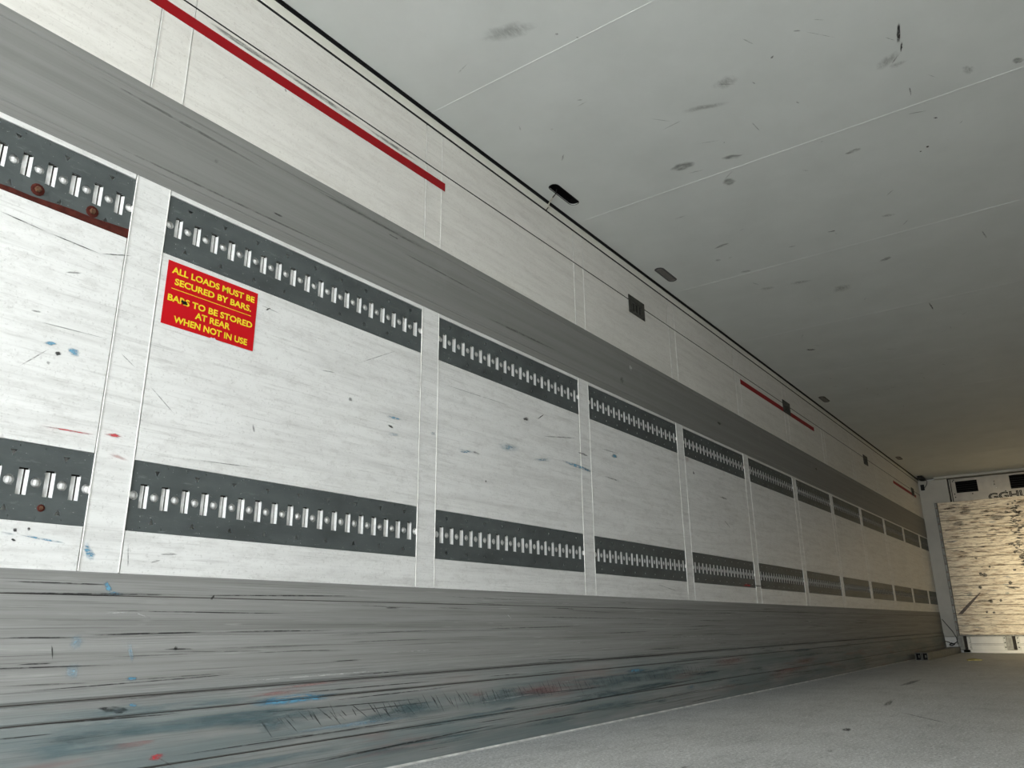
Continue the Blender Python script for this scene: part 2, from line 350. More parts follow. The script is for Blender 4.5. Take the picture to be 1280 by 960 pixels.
CEIL_MARKS = [
    (3.271,1.300,0.061,0.0400,-1.48,'k'), (3.345,1.069,0.057,0.0220,-1.17,'k'), (3.554,1.163,0.031,0.0350,-1.77,'k'),
    (3.655,0.573,0.038,0.0180,-1.60,'k'), (2.921,0.231,0.065,0.0080,0.19,'K'), (3.013,0.238,0.032,0.0040,0.24,'K'),
    (3.064,0.299,0.065,0.0300,-2.18,'v'), (3.114,0.270,0.038,0.0200,-1.60,'v'), (2.937,0.265,0.031,0.0020,-0.58,'k'),
    (3.334,0.262,0.037,0.0030,0.09,'K'), (2.612,0.722,0.031,0.0030,-0.41,'k'), (2.760,0.675,0.012,0.0050,-2.30,'K'),
    (2.661,0.464,0.023,0.0020,-0.85,'k'), (2.671,0.548,0.018,0.0050,-1.04,'k'), (2.746,0.481,0.072,0.0020,-0.69,'k'),
    (3.174,0.889,0.048,0.0030,-0.08,'k'), (2.869,0.790,0.012,0.0030,-0.21,'k'), (3.115,0.679,0.011,0.0040,-0.38,'k'),
    (3.607,0.205,0.013,0.0050,-0.95,'K'), (3.835,0.274,0.009,0.0070,-0.06,'K'), (3.859,0.308,0.004,0.0060,-0.88,'K'),
    (4.220,1.467,0.055,0.0150,-1.79,'k'), (4.393,1.562,0.013,0.0200,-0.93,'v'), (4.491,1.128,0.023,0.0060,-1.40,'k'),
    (4.439,0.879,0.022,0.0060,-1.36,'K'), (5.027,0.703,0.044,0.0200,-2.03,'k'), (6.486,1.586,0.044,0.0200,-0.91,'K'),
    (6.062,0.605,0.086,0.0060,-0.03,'K'), (5.036,0.159,0.068,0.0050,-0.10,'k'), (5.327,1.045,0.078,0.0600,-1.94,'v'),
    (5.014,1.453,0.053,0.0300,-1.44,'v'), (5.049,1.247,0.077,0.0300,-1.35,'v'), (2.930,1.193,0.051,0.0030,-1.70,'k'),
    (2.865,1.220,0.053,0.0020,-0.71,'k'), (4.438,0.573,0.042,0.0200,-1.14,'v'), (4.661,1.478,0.037,0.0200,-1.24,'v'),
    (2.125,1.307,0.007,0.0060,-0.63,'w'), (2.191,1.252,0.008,0.0040,-0.32,'k'), (2.896,1.026,0.105,0.0200,-1.26,'v'),
    (2.793,0.883,0.063,0.0400,-1.59,'v'), (3.328,0.040,0.039,0.0200,-0.27,'v'), (3.389,-0.134,0.027,0.0200,-0.83,'k'),
    (2.002,1.454,0.117,0.0500,-1.31,'v'), (3.156,1.115,0.056,0.0040,1.92,'v'),
]
BOARD_MARKS = [
    (1.609,0.704,0.232,0.0200,2.42,'G'), (1.389,1.131,0.013,0.0300,2.73,'K'), (1.340,1.117,0.011,0.0350,-2.58,'K'),
    (1.433,0.939,0.011,0.0300,3.14,'K'), (1.031,0.988,0.011,0.0300,-2.55,'K'), (1.340,0.738,0.035,0.0200,2.83,'k'),
    (1.325,0.733,0.008,0.0300,-2.21,'K'), (1.196,0.741,0.011,0.0200,-2.58,'K'), (1.403,0.579,0.005,0.0200,3.14,'K'),
    (1.311,0.572,0.007,0.0200,-2.16,'K'), (0.818,1.835,0.063,0.1000,-1.81,'k'), (0.808,1.656,0.040,0.0900,-2.45,'K'),
    (0.810,1.469,0.055,0.0900,-2.08,'k'), (0.835,1.273,0.041,0.0700,-2.06,'K'), (1.038,0.919,0.087,0.0120,-2.77,'K'),
    (1.413,0.740,0.104,0.0200,-3.12,'k'), (1.587,0.839,0.046,0.0400,2.91,'T'), (1.096,0.841,0.032,0.0300,2.98,'T'),
    (1.414,1.369,0.012,0.0200,-2.54,'K'), (1.257,1.231,0.012,0.0180,-2.54,'K'), (1.433,2.082,0.083,0.0300,3.08,'k'),
    (1.573,1.902,0.083,0.0400,-3.14,'k'), (1.026,1.954,0.133,0.0400,3.09,'k'),
]

# ------------------------------------------------------------------ layout of the side wall
X0, PITCH, PW = -0.155, 1.2211, 0.101
bay_l = lambda n: X0+PITCH*n                 # right edge of post n = left edge of bay n
bay_r = lambda n: min(X0+PITCH*(n+1)-PW, XF)
Z_KICK, Z_LB, Z_LT, Z_UB, Z_UT, Z_WT, Z_RB, Z_TOP = .590, .699, .886, 1.507, 1.696, 1.712, 2.014, 2.588
NB = 12

# wall_left: backing, lining sheets bay by bay, marks
w = MB()
w.box((XR, YL+.025, 0), (14.3, YL+.10, H+.02), M_SHELL)
G = .0042
for n in range(NB):
    a, b = max(bay_l(n), XR)+G, bay_r(n)-G
    for z0, z1 in ((Z_KICK-.02, Z_LB-.001), (Z_LT+.001, Z_UB-.001), (Z_UT+.001, Z_WT+.01)):
        w.box((a, YL, z0), (b, YL+.026, z1), M_LIN, .0015)
    w.box((a, YL, Z_RB-.01), (b, YL+.026, 2.388), M_LINU, .0015)
    w.box((a, YL, 2.391), (b, YL+.026, Z_TOP), M_LINU, .0015)
w.box((XR, YL, Z_KICK-.02), (bay_l(0)-PW-G, YL+.026, Z_TOP), M_LIN)
wl = w.build('wall_left'); struct(wl)
w = MB()
for (cx, cz, hl, hw, an, c) in WALL_MARKS+[(1.25, 2.368, .14, .010, 0, 'k'), (1.62, 2.368, .2, .010, 0, 'k'), (1.98, 2.366, .16, .008, 0, 'k'), (1.45, 2.372, .3, .007, 0, 'v')]:
    if c == 'k' and 2.2 < cz < 2.26: continue
    if c in 'kK' and hw <= .0012: hw = .0016
    w.mark(cx, cz, hl, hw, an, MARK[c], lambda u, v: (u, YL-.0006, v))
mk = w.build('wear_marks', wl); mk['kind'] = 'stuff'
# posts: cover strips between the bays
for n in range(1, NB):
    p = MB(); a, b = bay_l(n)-PW, bay_l(n)
    p.box((a, YL, Z_KICK-.02), (b, YL+.026, Z_WT+.01), M_LIN, .002)
    p.box((a, YL, Z_RB-.01), (b, YL+.026, 2.388), M_LINU, .002)
    p.box((a, YL, 2.391), (b, YL+.026, Z_TOP), M_LINU, .002)
    for xx in (a+.0002, b+.0010):
        p.box((xx-.0022, YL-.0014, Z_KICK), (xx+.0008, YL+.01, Z_WT), M_BEADW, .0008)
        p.box((xx-.0022, YL-.0014, Z_RB), (xx+.0008, YL+.01, 2.386), M_BEADW, .0008)
        p.box((xx-.0018, YL-.0008, 2.393), (xx+.0008, YL+.01, Z_TOP-.004), M_BEADW, .0008)
    struct(p.build('trim_%d' % n))
# black strips painted for groove and gap shade, cream cove strip along the ceiling
t = MB(); t.box((XR, YL-.0005, 2.3865), (XF, YL+.02, 2.3925), M_GAP_SHADE); struct(t.build('trim_20'))
t = MB(); t.box((XR, YL-.002, Z_TOP-.003), (XF, YL+.02, Z_TOP+.006), M_GAP_SHADE); t.box((XR, YL-.013, H-.003), (XF, YL, H)  , M_GAP_SHADE); t.box((XR, YL-.005, 2.635), (XF, YL+.02, H), M_GAP_SHADE)
struct(t.build('trim_21'))
t = MB(); t.prism_x([(YL+.02, Z_TOP+.004), (YL-.001, Z_TOP+.004), (YL-.004, Z_TOP+.010), (YL-.004, 2.636), (YL+.02, 2.636)], XR, XF, M_CREAM)
struct(t.build('trim_22'))
# grey rub band, slightly proud, with two shallow ridges
t = MB(); y = YL-.004
t.prism_x([(YL+.02, Z_WT), (YL-.001, Z_WT), (y, Z_WT+.006), (y, Z_WT+.028), (y+.002, Z_WT+.030), (y+.002, Z_WT+.034), (y, Z_WT+.036),
           (y, Z_RB-.040), (y+.002, Z_RB-.038), (y+.002, Z_RB-.034), (y, Z_RB-.032), (y, Z_RB-.006), (YL-.001, Z_RB), (YL+.02, Z_RB)], XR, XF, M_BAND)
rb = struct(t.build('trim_23'))
t = MB()
for (cx, cz, hl, hw, an, c) in [(1.45, 1.80, .02, .004, 0, 'K'), (2.0, 1.95, .03, .003, 0, 'K'), (3.9, 1.82, .01, .02, .4, 'k'), (4.02, 1.93, .004, .03, 0, 'w'),
                                (5.4, 1.86, .05, .010, 0, 'K'), (7.9, 1.9, .03, .01, 0, 'K'), (1.2, 1.88, .008, .008, 0, 'k'), (1.1, 1.95, .3, .006, -.02, 'k'), (1.9, 1.97, .4, .005, .0, 'k'), (1.3, 1.77, .5, .004, .01, 'k'),
                                (2.9, 1.80, .3, .006, .01, 'k'), (2.3, 1.90, .3, .004, -.01, 'k')]:
    t.mark(cx, cz, hl, hw, an, MARK[c], lambda u, v: (u, YL-.0047, v))
t.build('wear_marks', rb)['kind'] = 'stuff'
# scuff plate / kick strip: stepped profile leaning out to the floor
KP = [(YL+.02, 0), (2.012, 0), (2.012, .012), (2.014, .060), (2.017, .064), (2.014, .068), (2.018, .112), (2.021, .116), (2.018, .120), (2.024, .238), (2.027, .243), (2.024, .248),
      (2.027, .281), (2.033, .284), (2.033, .290), (2.030, .294), (2.031, .430), (2.0325, .432), (2.031, .434), (2.032, .530), (2.0335, .532), (2.032, .534), (2.033, .586), (YL+.001, Z_KICK), (YL+.02, Z_KICK)]
t = MB(); t.prism_x(KP, XR, XF, M_KICK)
for z in (.243, .2875, .116, .532):
    yy = 2.0245 if z == .243 else 2.0300 if z == .2875 else 2.0185 if z == .116 else 2.0325
    t.box((XR, yy, z-.0010), (XF, yy+.01, z+.0011), M_JOINT_SHADE)
kb = struct(t.build('baseboard_left'))
def kick_y(z):
    front = KP[1:-1]
    for (ya, za), (yb, zb) in zip(front, front[1:]):
        if za <= z <= zb and zb > za: return ya+(yb-ya)*(z-za)/(zb-za)
    return 2.03
t = MB()
ky = lambda u, v: (u, kick_y(max(v, .001))-.0012, max(v, .002))
for (cx, cz, hl, hw, an, c) in KICK_MARKS:
    if hw <= .0015: hw = .002
    if c in 'rR': hw = min(hw, .009)
    t.mark(cx, cz, hl, hw, an, MARK[c], ky)
rr = random.Random(3)
for i in range(150):      # row of slanting pallet scrapes
    x = 1.55+3.2*(i/150)+rr.uniform(-.02, .02); t.mark(x, .185+rr.uniform(-.012, .012), rr.uniform(.018, .045), .0016, rr.uniform(-1.0, -.55) if x < 2.4 else rr.uniform(-1.2, -.7), MARK['K' if rr.random() < .6 else 'k'], ky)
for i in range(170):       # long thin lengthwise scratches
    x = rr.uniform(.8, 9); t.mark(x, rr.uniform(.02, .56), rr.uniform(.05, .4), .0016, rr.uniform(-.02, .02), MARK[rr.choice('KKkkw')], ky)
for i in range(40):
    x = rr.uniform(.8, 7); t.mark(x, rr.uniform(.05, .27), rr.uniform(.05, .5), rr.uniform(.004, .02), 0, MARK[rr.choice('TTTTbr')], ky)
t.build('wear_marks', kb)['kind'] = 'stuff'
# pale sealant bead where the plate meets the floor
t = MB(); t.prism_x([(2.014, 0), (2.004, 0), (2.006, .003), (2.013, .006)], XR, XF-.1, M_BEAD); struct(t.build('trim_24'))

# floor
t = MB(); t.box((XR-.3, YR-.05, -.10), (14.3, YL+.03, 0), M_FLOOR); fl = struct(t.build('floor'))
t = MB()
for (cx, cy, hl, hw, an, c) in [(3.85, 1.0, .06, .02, .2, 'K'), (2.6, 1.2, .03, .01, 0, 'k'), (5.2, 1.1, .2, .02, .1, 'k'), (4.5, .8, .3, .01, .6, 'k'), (2.9, 1.35, .02, .006, 0, 'w'), (7, 1.3, .4, .03, 0, 'k'), (3.2, .9, .04, .01, .2, 'w')]:
    t.mark(cx, cy, hl, hw, an, MARK[c], lambda u, v: (u, v, .0006))
t.build('wear_marks', fl)['kind'] = 'stuff'
t = MB(); t.box((-30, -20, -1.35), (XR-.3, 22, -1.25), M_GROUND); struct(t.build('ground'))

# right wall (behind the viewer's right shoulder) with the same bands
t = MB(); t.box((XR, YR-.08, 0), (14.3, YR, H+.02), M_LINU)
struct(t.build('wall_right'))
t = MB(); t.box((XR, YR, 0), (XF, YR+.012, Z_KICK), M_KICK, .003); struct(t.build('baseboard_right'))
t = MB(); t.box((XR, YR, Z_WT), (XF, YR+.012, Z_RB), M_BAND, .003); struct(t.build('trim_25'))
# ceiling: one skin with real lamp cut-outs, raised joint strips and a closed roof above
LIGHTS = [(3.143, 1.921), (4.390, 1.921), (8.13, 1.921), (11.9, 1.921)]
me = fill2d('ceiling', [rect(XR, YR-.02, 14.3, YL+.03)]+[stadium(x, y, .125, .029) for x, y in LIGHTS], .006, M_CEIL)
me.transform(Matrix.Translation((0, 0, H+.003)))
ce = bpy.data.objects.new('ceiling', me); C.objects.link(ce); struct(ce)
t = MB(); t.box((XR, YR-.08, H+.045), (14.3, YL+.10, H+.12), M_SHELL)
for x in (XR, 14.26): t.box((x, YR-.08, H+.007), (x+.04, YL+.10, H+.045), M_SHELL)
struct(t.build('roof'))
for i in range(12):
    x = 2.199+1.2495*(i-1)
    t = MB()
    prof = [(-.005, H+.001), (-.0025, H-.0010), (.0025, H-.0010), (.005, H+.001)]
    vs = [(x+a, YL-.01, z) for a, z in prof]+[(x+a, YR, z) for a, z in prof]
    t.add(vs, [(0, 1, 5, 4), (1, 2, 6, 5), (2, 3, 7, 6), (0, 3, 2, 1), (4, 5, 6, 7)], M_CEIL)
    struct(t.build('trim_%d' % (30+i)))
t = MB()
for (cx, cy, hl, hw, an, c) in CEIL_MARKS: t.mark(cx, cy, hl, hw, an, MARK['c' if c == 'k' else c], lambda u, v: (u, v, H-.0008))
for i in range(60):
    t.mark(rr.uniform(2, 9), rr.uniform(-.2, 1.8), rr.uniform(.006, .05), rr.uniform(.002, .006), rr.uniform(-2, 1), MARK[rr.choice('cvv')], lambda u, v: (u, v, H-.0008))
t.build('wear_marks', ce)['kind'] = 'stuff'

# ------------------------------------------------------------------ front bulkhead
t = MB(); t.box((14.10, YR-.08, 0), (14.3, YL+.03, H+.02), M_WHITE); struct(t.build('wall_front'))
t = MB()
t.box((XF, 1.62, .23), (14.10, YL+.02, 2.612), M_COL, .006)
struct(t.build('trim_50'))
t = MB(); t.box((XF+.01, 1.70, .0), (14.10, YL+.02, .225), M_WHITE, .005); struct(t.build('trim_51'))
t = MB(); t.box((13.90, YR, 2.612), (14.10, 1.80, H), M_COL, .004); struct(t.build('trim_52'))       # white rail under the ceiling
t = MB(); t.box((XF, YR, .23), (14.10, 0, 2.60), M_COL, .006); struct(t.build('trim_53'))
# cold-air housing with two dark outlets
hs = empty('refrigeration_unit', (13.97, .80, 2.25), 'beige front housing of the cold air unit high on the end wall above the boards', 'cooling unit')
o = hs.location
VENT = [(1.215, 1.515, 2.375, 2.555), (.47, .785, 2.365, 2.570)]
me = fill2d('front_panel', [rect(0.10, 2.05, 1.575, 2.598)]+[rect(a, c, b, d) for a, b, c, d in VENT]+[circ(.987, 2.50, .009), [(.975, 2.445), (1.0, 2.445), (.989, 2.475)], circ(.975, 2.405, .008)], .012, M_HOUS)
me.transform(Matrix(((0, 0, 1, 0), (1, 0, 0, 0), (0, 1, 0, 0), (0, 0, 0, 1)))); me.transform(Matrix.Translation((13.97-o.x, -o.y, -o.z)))
fp = bpy.data.objects.new('front_panel', me); C.objects.link(fp); fp.parent = hs
for a, b, c, d in VENT:
    g = MB(); g.box((14.05, a-.01, c-.01), (14.06, b+.01, d+.01), M_DARKIN)
    for zz in (c-.01, d): g.box((13.978, a-.01, zz), (14.05, b+.01, zz+.01), M_DARKIN)
    for yy in (a-.01, b): g.box((13.978, yy, c-.01), (14.05, yy+.01, d+.01), M_DARKIN)
    for k in range(5):
        z = c+.02+k*.034; g.box((13.985, a, z), (14.0, b, z+.004), M_BLACK)
    g.build('air_outlet', hs, origin=o)
g = MB(); g.box((13.962, 1.578, 2.05), (13.99, 1.612, 2.598), M_DARKIN); g.build('side_gap', hs, origin=o)
g = MB(); g.box((13.952, 1.584, 2.05), (13.965, 1.600, 2.598), M_COL, .002); g.build('side_strip', hs, origin=o)
for (y, z) in ((1.545, 2.56), (1.545, 2.36), (1.54, 2.31), (1.30, 2.345), (.86, 2.34), (1.53, 2.58)):
    g = MB(); g.cyl((13.964, y, z), .009, .006, M_DARKIN, 'x', 8); g.build('screw', hs, origin=o)
def text_mesh(s, name, bold, mat, outline=0.0, res=3):
    cu = bpy.data.curves.new(name, 'FONT'); cu.body = s; cu.size = 1; cu.offset = bold; cu.resolution_u = res
    if outline: cu.fill_mode = 'NONE'; cu.bevel_depth = outline; cu.bevel_resolution = 0
    else: cu.extrude = .0
    t = bpy.data.objects.new(name, cu); C.objects.link(t)
    dg = bpy.context.evaluated_depsgraph_get(); me = bpy.data.meshes.new_from_object(t.evaluated_get(dg))
    bpy.data.objects.remove(t); bpy.data.curves.remove(cu); me.name = name; me.materials.clear(); me.materials.append(mat)
    xs = [v.co.x for v in me.vertices]; ys = [v.co.y for v in me.vertices]
    return me, min(xs), max(xs), min(ys), max(ys)
def place_text(me, b, u0, u1, v0, v1, fn):
    for v in me.vertices:
        u = u0+(v.co.x-b[0])/(b[1]-b[0])*(u1-u0); w_ = v0+(v.co.y-b[2])/(b[3]-b[2])*(v1-v0)
        v.co = fn(u, w_, v.co.z)
me, *b = text_mesh('GGHUV', 'lettering', .0, M_DARKIN, .034)
place_text(me, b, 0, .66, 2.215, 2.325, lambda u, v, z: Vector((13.963-z*.02-o.x, 1.10-u-o.y, v+.02*u-o.z)))
ob = bpy.data.objects.new('lettering', me); C.objects.link(ob); ob.parent = hs; ob['label'] = 'dark outlined hand lettering, half hidden by the boards'
# boarded guard in front of the wall
BX = 13.86
bd = empty('bulkhead_board', (BX, .80, .255), 'stained cream boarded guard covering the far end wall', 'bulkhead guard')
o = bd.location; ob_mb = MB(); npk = 14; hp = (2.235-.255)/npk
for k in range(npk):
    ob_mb.box((BX, -.19, .255+k*hp+.0025), (BX+.03, 1.800, .255+(k+1)*hp-.0025), M_BOARD, .003)
ob_mb.box((BX+.02, -.19, .26), (BX+.05, 1.800, 2.23), M_JOINT_SHADE)
brd = ob_mb.build('boards', bd, origin=o)
t = MB()
for (cy, cz, hl, hw, an, c) in BOARD_MARKS:
    if c == 'G' or hw > .05: continue
    t.mark(cy*BX/13.95, (cz-.447)*BX/13.95+.447, hl, hw, an, MARK[c], lambda u, v: (BX-.0012, u, v))
for i in range(110):
    t.mark(rr.gauss(.80, .05), rr.uniform(1.15, 2.2), rr.uniform(.01, .05), rr.uniform(.006, .02), rr.uniform(-.4, .4), MARK[rr.choice('KKk')], lambda u, v: (BX-.0011, u, v))
for i in range(130):
    t.mark(rr.uniform(.5, 1.72), 2.2-abs(rr.gauss(0, .45)), rr.uniform(.03, .11), rr.uniform(.004, .018), rr.uniform(-.1, .1), MARK['n'], lambda u, v: (BX-.0010, u, v))
for i in range(60):
    t.mark(rr.uniform(.5, 1.72), rr.uniform(.3, 2.2), rr.uniform(.02, .09), rr.uniform(.004, .014), rr.uniform(-.15, .15), MARK[rr.choice('Knnnw')], lambda u, v: (BX-.0012, u, v))
q = t.build('wear_marks', brd, origin=o); q.location = (0, 0, 0); q['kind'] = 'stuff'
t = MB(); t.box((BX-.006, 1.805, .255), (BX+.06, 1.842, 2.235), M_BRACK, .002); ss = t.build('side_strip', bd, origin=o)
ss['label'] = 'bolted metal edge strip'
for k in range(16):
    t = MB(); t.cyl((BX-.006, 1.823, .32+k*.122), .010, .008, M_RUSTL, 'x', 8); t.build('bolt', bd, origin=o)
t = MB(); t.add([(BX-.002, 1.775, .553), (BX-.002, 1.715, .553), (BX-.002, 1.575, .695), (BX-.002, 1.425, .855), (BX-.002, 1.440, .858), (BX-.002, 1.600, .722)], [(0, 1, 2, 3, 4, 5)], M_GREYTAPE)
tp = t.build('tape_strip', bd, origin=o); tp['label'] = 'slanting torn grey tape strip'
t = MB(); t.box((BX-.005, -.19, .238), (BX+.05, 1.842, .256), M_BRACK, .003); t.build('bottom_edge', bd, origin=o)
# white kick panel behind the air gap, with steel stand-off brackets
t = MB()
t.box((13.98, YR, .045), (14.10, 1.80, .30), M_WHITE, .003)
t.box((13.96, YR, .0), (14.10, 1.80, .045), M_WHITE, .003)
for z in (.128, .112): t.box((13.977, YR, z), (13.982, 1.80, z+.003), M_JOINT_SHADE)
struct(t.build('baseboard_front'))
labs = ['dull steel stand-off bracket at the left end under the boarded guard', 'dull steel stand-off bracket in the middle under the boarded guard', 'dull steel stand-off bracket at the right edge under the boarded guard']
for i, yc in enumerate((1.775, 1.150, .525)):
    br = empty('floor_bracket', (13.93, yc, .02), labs[i], 'bracket', 'brackets under the boarded guard'); o = br.location
    t = MB(); t.box((13.87, yc-.015, .045), (13.975, yc+.070, .240), M_BRACK, .004); t.build('channel', br, origin=o)
    t = MB(); t.box((13.90, yc-.045, .045), (13.975, yc-.015, .240), M_JOINT_SHADE); t.build('gap', br, origin=o)
    for s0, s1 in ((-.095, -.047), (.072, .115)):
        if i == 0 and s0 > 0: continue
        t = MB(); t.box((13.968, yc+s0, .045), (13.979, yc+s1, .240), M_FLANGE, .002); f = t.build('flange', br, origin=o)
        for z in (.08, .145, .21):
            t = MB(); t.cyl((13.968, yc+(s0+s1)/2, z), .009, .006, M_DARKIN, 'x', 8); q = t.build('bolt', f, origin=o); q.location = (0, 0, 0)

# ------------------------------------------------------------------ things on the walls
# keyhole load rails
DZ = Z_LT-Z_LB
def rail_meshes(length, nslot, tag_):
    st = (length-.012-.008)/nslot; loops = [rect(.0015, 0, length-.0015, DZ)]; c0 = .012; zc = DZ*.50
    for k in range(nslot+1): loops.append(circ(c0+k*st+(.0022 if k == 0 else -.0016 if k == nslot else 0), zc, .0125, 14))
    for k in range(nslot):
        x = c0+(k+.5)*st; loops.append(rect(x-.0125, zc-.0325, x+.0125, zc+.0325))
    for k in range(nslot+1):
        for zz in (zc-.084, zc+.085): loops.append(circ(min(max(c0+(k+.5)*st*.98, .008), length-.008), zz, .0017, 6))
    for k in range(1, nslot, 2):
        x = c0+k*st
        loops.append([(x-.008, zc+.073), (x, zc+.058), (x+.008, zc+.073)]); loops.append([(x-.008, zc-.073), (x+.008, zc-.073), (x, zc-.058)])
    me = fill2d('plate', loops, .0025, M_RAIL)
    me.transform(Matrix(((1, 0, 0, 0), (0, 0, -1, 0), (0, 1, 0, 0), (0, 0, 0, 1))))      # u->x, v->z, normal to -y
    bk = MB(); bk.box((.002, .012, zc-.090), (length-.002, .0160, zc+.090), M_CHAN)
    for k in range(nslot):
        x = c0+(k+.5)*st; za, zb = zc-.032, zc+.0295
        for xa, ya, xb, yb in ((x-.0135, .0115, x+.0008, .0048), (x+.0062, .0085, x+.0126, .0030)):   # two folded lips facing the rear
            bk.add([(xa, ya, za), (xb, yb, za), (xb, .0118, za), (xa, .0118, za), (xa, ya, zb), (xb, yb, zb), (xb, .0118, zb), (xa, .0118, zb)], [(0, 1, 2, 3), (4, 5, 6, 7), (0, 1, 5, 4), (1, 2, 6, 5), (0, 3, 7, 4), (2, 3, 7, 6)], M_CHAN)
        bk.box((x+.0010, .0095, zc-.034), (x+.0064, .0125, zc+.034), M_JOINT_SHADE); bk.box((x-.013, .0112, zc+.0290), (x+.013, .0125, zc+.036), M_JOINT_SHADE)  # first dark strip paints the shadow gap between the two lips
    for k in range(nslot+1):
        b2 = bmesh.new(); bmesh.ops.create_uvsphere(b2, u_segments=10, v_segments=6, radius=.0122)
        for v in b2.verts: v.co = Vector((c0+k*st+v.co.x, .0115+v.co.y*.95, zc+v.co.z))
        bk.bm(b2, M_CHAN)
    return me, bk
meP, bkP = rail_meshes(PITCH-PW, 18, '')
meS, bkS = rail_meshes(XF-bay_l(11)-.005, 11, '')
words = ['first', 'second', 'third', 'fourth', 'fifth', 'sixth', 'seventh', 'eighth', 'ninth', 'tenth', 'eleventh', 'twelfth']
proto = {}
def make_rail(mes, loc, short):
    r = bpy.data.objects.new('load_rail', None); C.objects.link(r); r.location = loc; r.empty_display_size = .05
    p = bpy.data.objects.new('plate', mes[0]); C.objects.link(p); p.parent = r
    c = mes[1].build('back_channel', r); c['label'] = 'bright galvanised channel behind the slots'
    return r
def copy_tree(o, parent=None):
    c = o.copy(); C.objects.link(c); c.parent = parent
    for ch in o.children: copy_tree(ch, c)
    return c
for row, z in (('upper', Z_UB+.001), ('lower', Z_LB)):
    for n in range(NB):
        short = n == NB-1; loc = (bay_l(n), YL+.0035, z)
        if short not in proto:
            proto[short] = []; r = make_rail((meS, bkS) if short else (meP, bkP), loc, short); proto[short] = [meS if short else meP, [c for c in r.children if c.name.startswith('back')][0].data]
        else:
            r = bpy.data.objects.new('load_rail', None); C.objects.link(r); r.location = loc; r.empty_display_size = .05
            for nm, dat in zip(('plate', 'back_channel'), proto[short]):
                q = bpy.data.objects.new(nm, dat); C.objects.link(q); q.parent = r
                if nm == 'back_channel': q['label'] = 'bright galvanised channel behind the slots'
        if (row, n) == ('upper', 0): lab = 'grey steel load rail with rusty lower edge, topmost at the left edge'
        elif (row, n) == ('lower', 0): lab = 'grey steel load rail at the lower left edge with a few speckled slots'
        elif (row, n) == ('upper', 1): lab = 'long slotted grey load rail directly above the red warning sign'
        elif (row, n) == ('lower', 1): lab = 'long slotted grey load rail low on the wall below the red warning sign'
        elif short: lab = 'short %s slotted load rail touching the white corner post at the far end' % row
        else: lab = 'slotted grey load rail, %s from the left in the %s row' % (words[n], row)
        tag(r, lab, 'load rail', 'slotted load rails in the %s row' % row)
        if (row, n) == ('upper', 0):
            t = MB(); xs = [.60+.052*i for i in range(11)]
            vs = []
            for i, x in enumerate(xs):
                h = .004+.022*(i/10)**1.1+.002*math.sin(i*2.1)
                vs += [(x, -.0018, -.001), (x, -.0018, h)]
            t.add(vs, [(2*i, 2*i+2, 2*i+3, 2*i+1) for i in range(10)], M_RUST); q = t.build('rust_edge', r); q['label'] = 'red brown rusted lower edge'
            for (x, zz) in ((.872, .036), (1.013, .036)):
                t = MB(); t.cyl((x, -.0012, zz), .017, .002, M_RUST, 'y', 12); t.cyl((x, -.003, zz), .0085, .006, M_RUSTL, 'y', 6); q = t.build('bolt', r); q['label'] = 'rusty bolt'
        if (row, n) == ('lower', 0):
            t = MB(); t.cyl((1.010, -.0012, .034), .009, .002, M_RUST, 'y', 12); t.cyl((1.010, -.0028, .034), .005, .003, M_RUSTL, 'y', 6); q = t.build('bolt', r); q['label'] = 'rusty bolt'

# warning sign
SX0, SX1, SZ0, SZ1 = 1.089, 1.401, 1.291, 1.490
sg = empty('warning_sign', (SX0, YL-.001, SZ0), 'red sticker with yellow capital lettering about loads and bars', 'sign'); o = sg.location
Wd, Hd = SX1-SX0, SZ1-SZ0
me = fill2d('face', [[(0, 0), (Wd*.51, 0), (Wd*.525, .004), (Wd*.545, .002), (Wd*.56, .005), (Wd*.58, 0), (Wd, 0), (Wd, Hd), (0, Hd)]], .0008, M_SIGN)
me.transform(Matrix(((1, 0, 0, 0), (0, 0, -1, 0), (0, 1, 0, 0), (0, 0, 0, 1))))
f = bpy.data.objects.new('face', me); C.objects.link(f); f.parent = sg
for s, u0, u1, vc in (('ALL LOADS MUST BE', .045, .965, .135), ('SECURED BY BARS.', .085, .935, .305), ('BARS TO BE STORED', .035, .965, .575), ('AT REAR', .33, .715, .725), ('WHEN NOT IN USE', .12, .925, .885)):
    me, *b = text_mesh(s, 'lettering', .030, M_YEL)
    zc = Hd*(1-vc); ch = .0105
    place_text(me, b, Wd*u0, Wd*u1, zc-ch, zc+ch, lambda u, v, z: Vector((u, -.0008, v)))
    q = bpy.data.objects.new('lettering', me); C.objects.link(q); q.parent = sg
    q['label'] = 'yellow line of print reading ' + s.lower()
t = MB(); t.box((Wd*.06, -.0009, Hd*(1-.425)-.0009), (Wd*.94, -.0003, Hd*(1-.425)+.0009), M_YEL); t.build('divider_line', sg)
t = MB()
for (u, v, r_) in ((.187, .575, .004), (.20, .60, .0035), (.215, .58, .0045), (.225, .60, .003)):
    t.add([(Wd*u+r_*1.4*math.cos(a)*(1+.3*math.sin(3*a+u*50)), -.0012, Hd*(1-v)+r_*math.sin(a)) for a in [2*PI*j/9 for j in range(9)]], [tuple(range(9))], M_BLACK)
t.build('scrape', sg)

# red stripes
def stripe(x0, x1, z0, z1, lab):
    t = MB(); t.box((x0, YL-.0016, z0), (x1, YL-.0002, z1), M_RED)
    ob = t.build('red_stripe', origin=(x0, YL, z0)); tag(ob, lab, 'stripe', 'red stripes high on the wall')
stripe(-.3, 2.310, 2.307, 2.347, 'long red tape stripe running off the top left of the photo')
stripe(5.962, 8.025, 2.305, 2.345, 'dark red stripe half way along the wall, crossed by a square pocket')
stripe(11.85, 13.55, 2.300, 2.340, 'shadowed red stripe at the far end of the wall near the corner post')

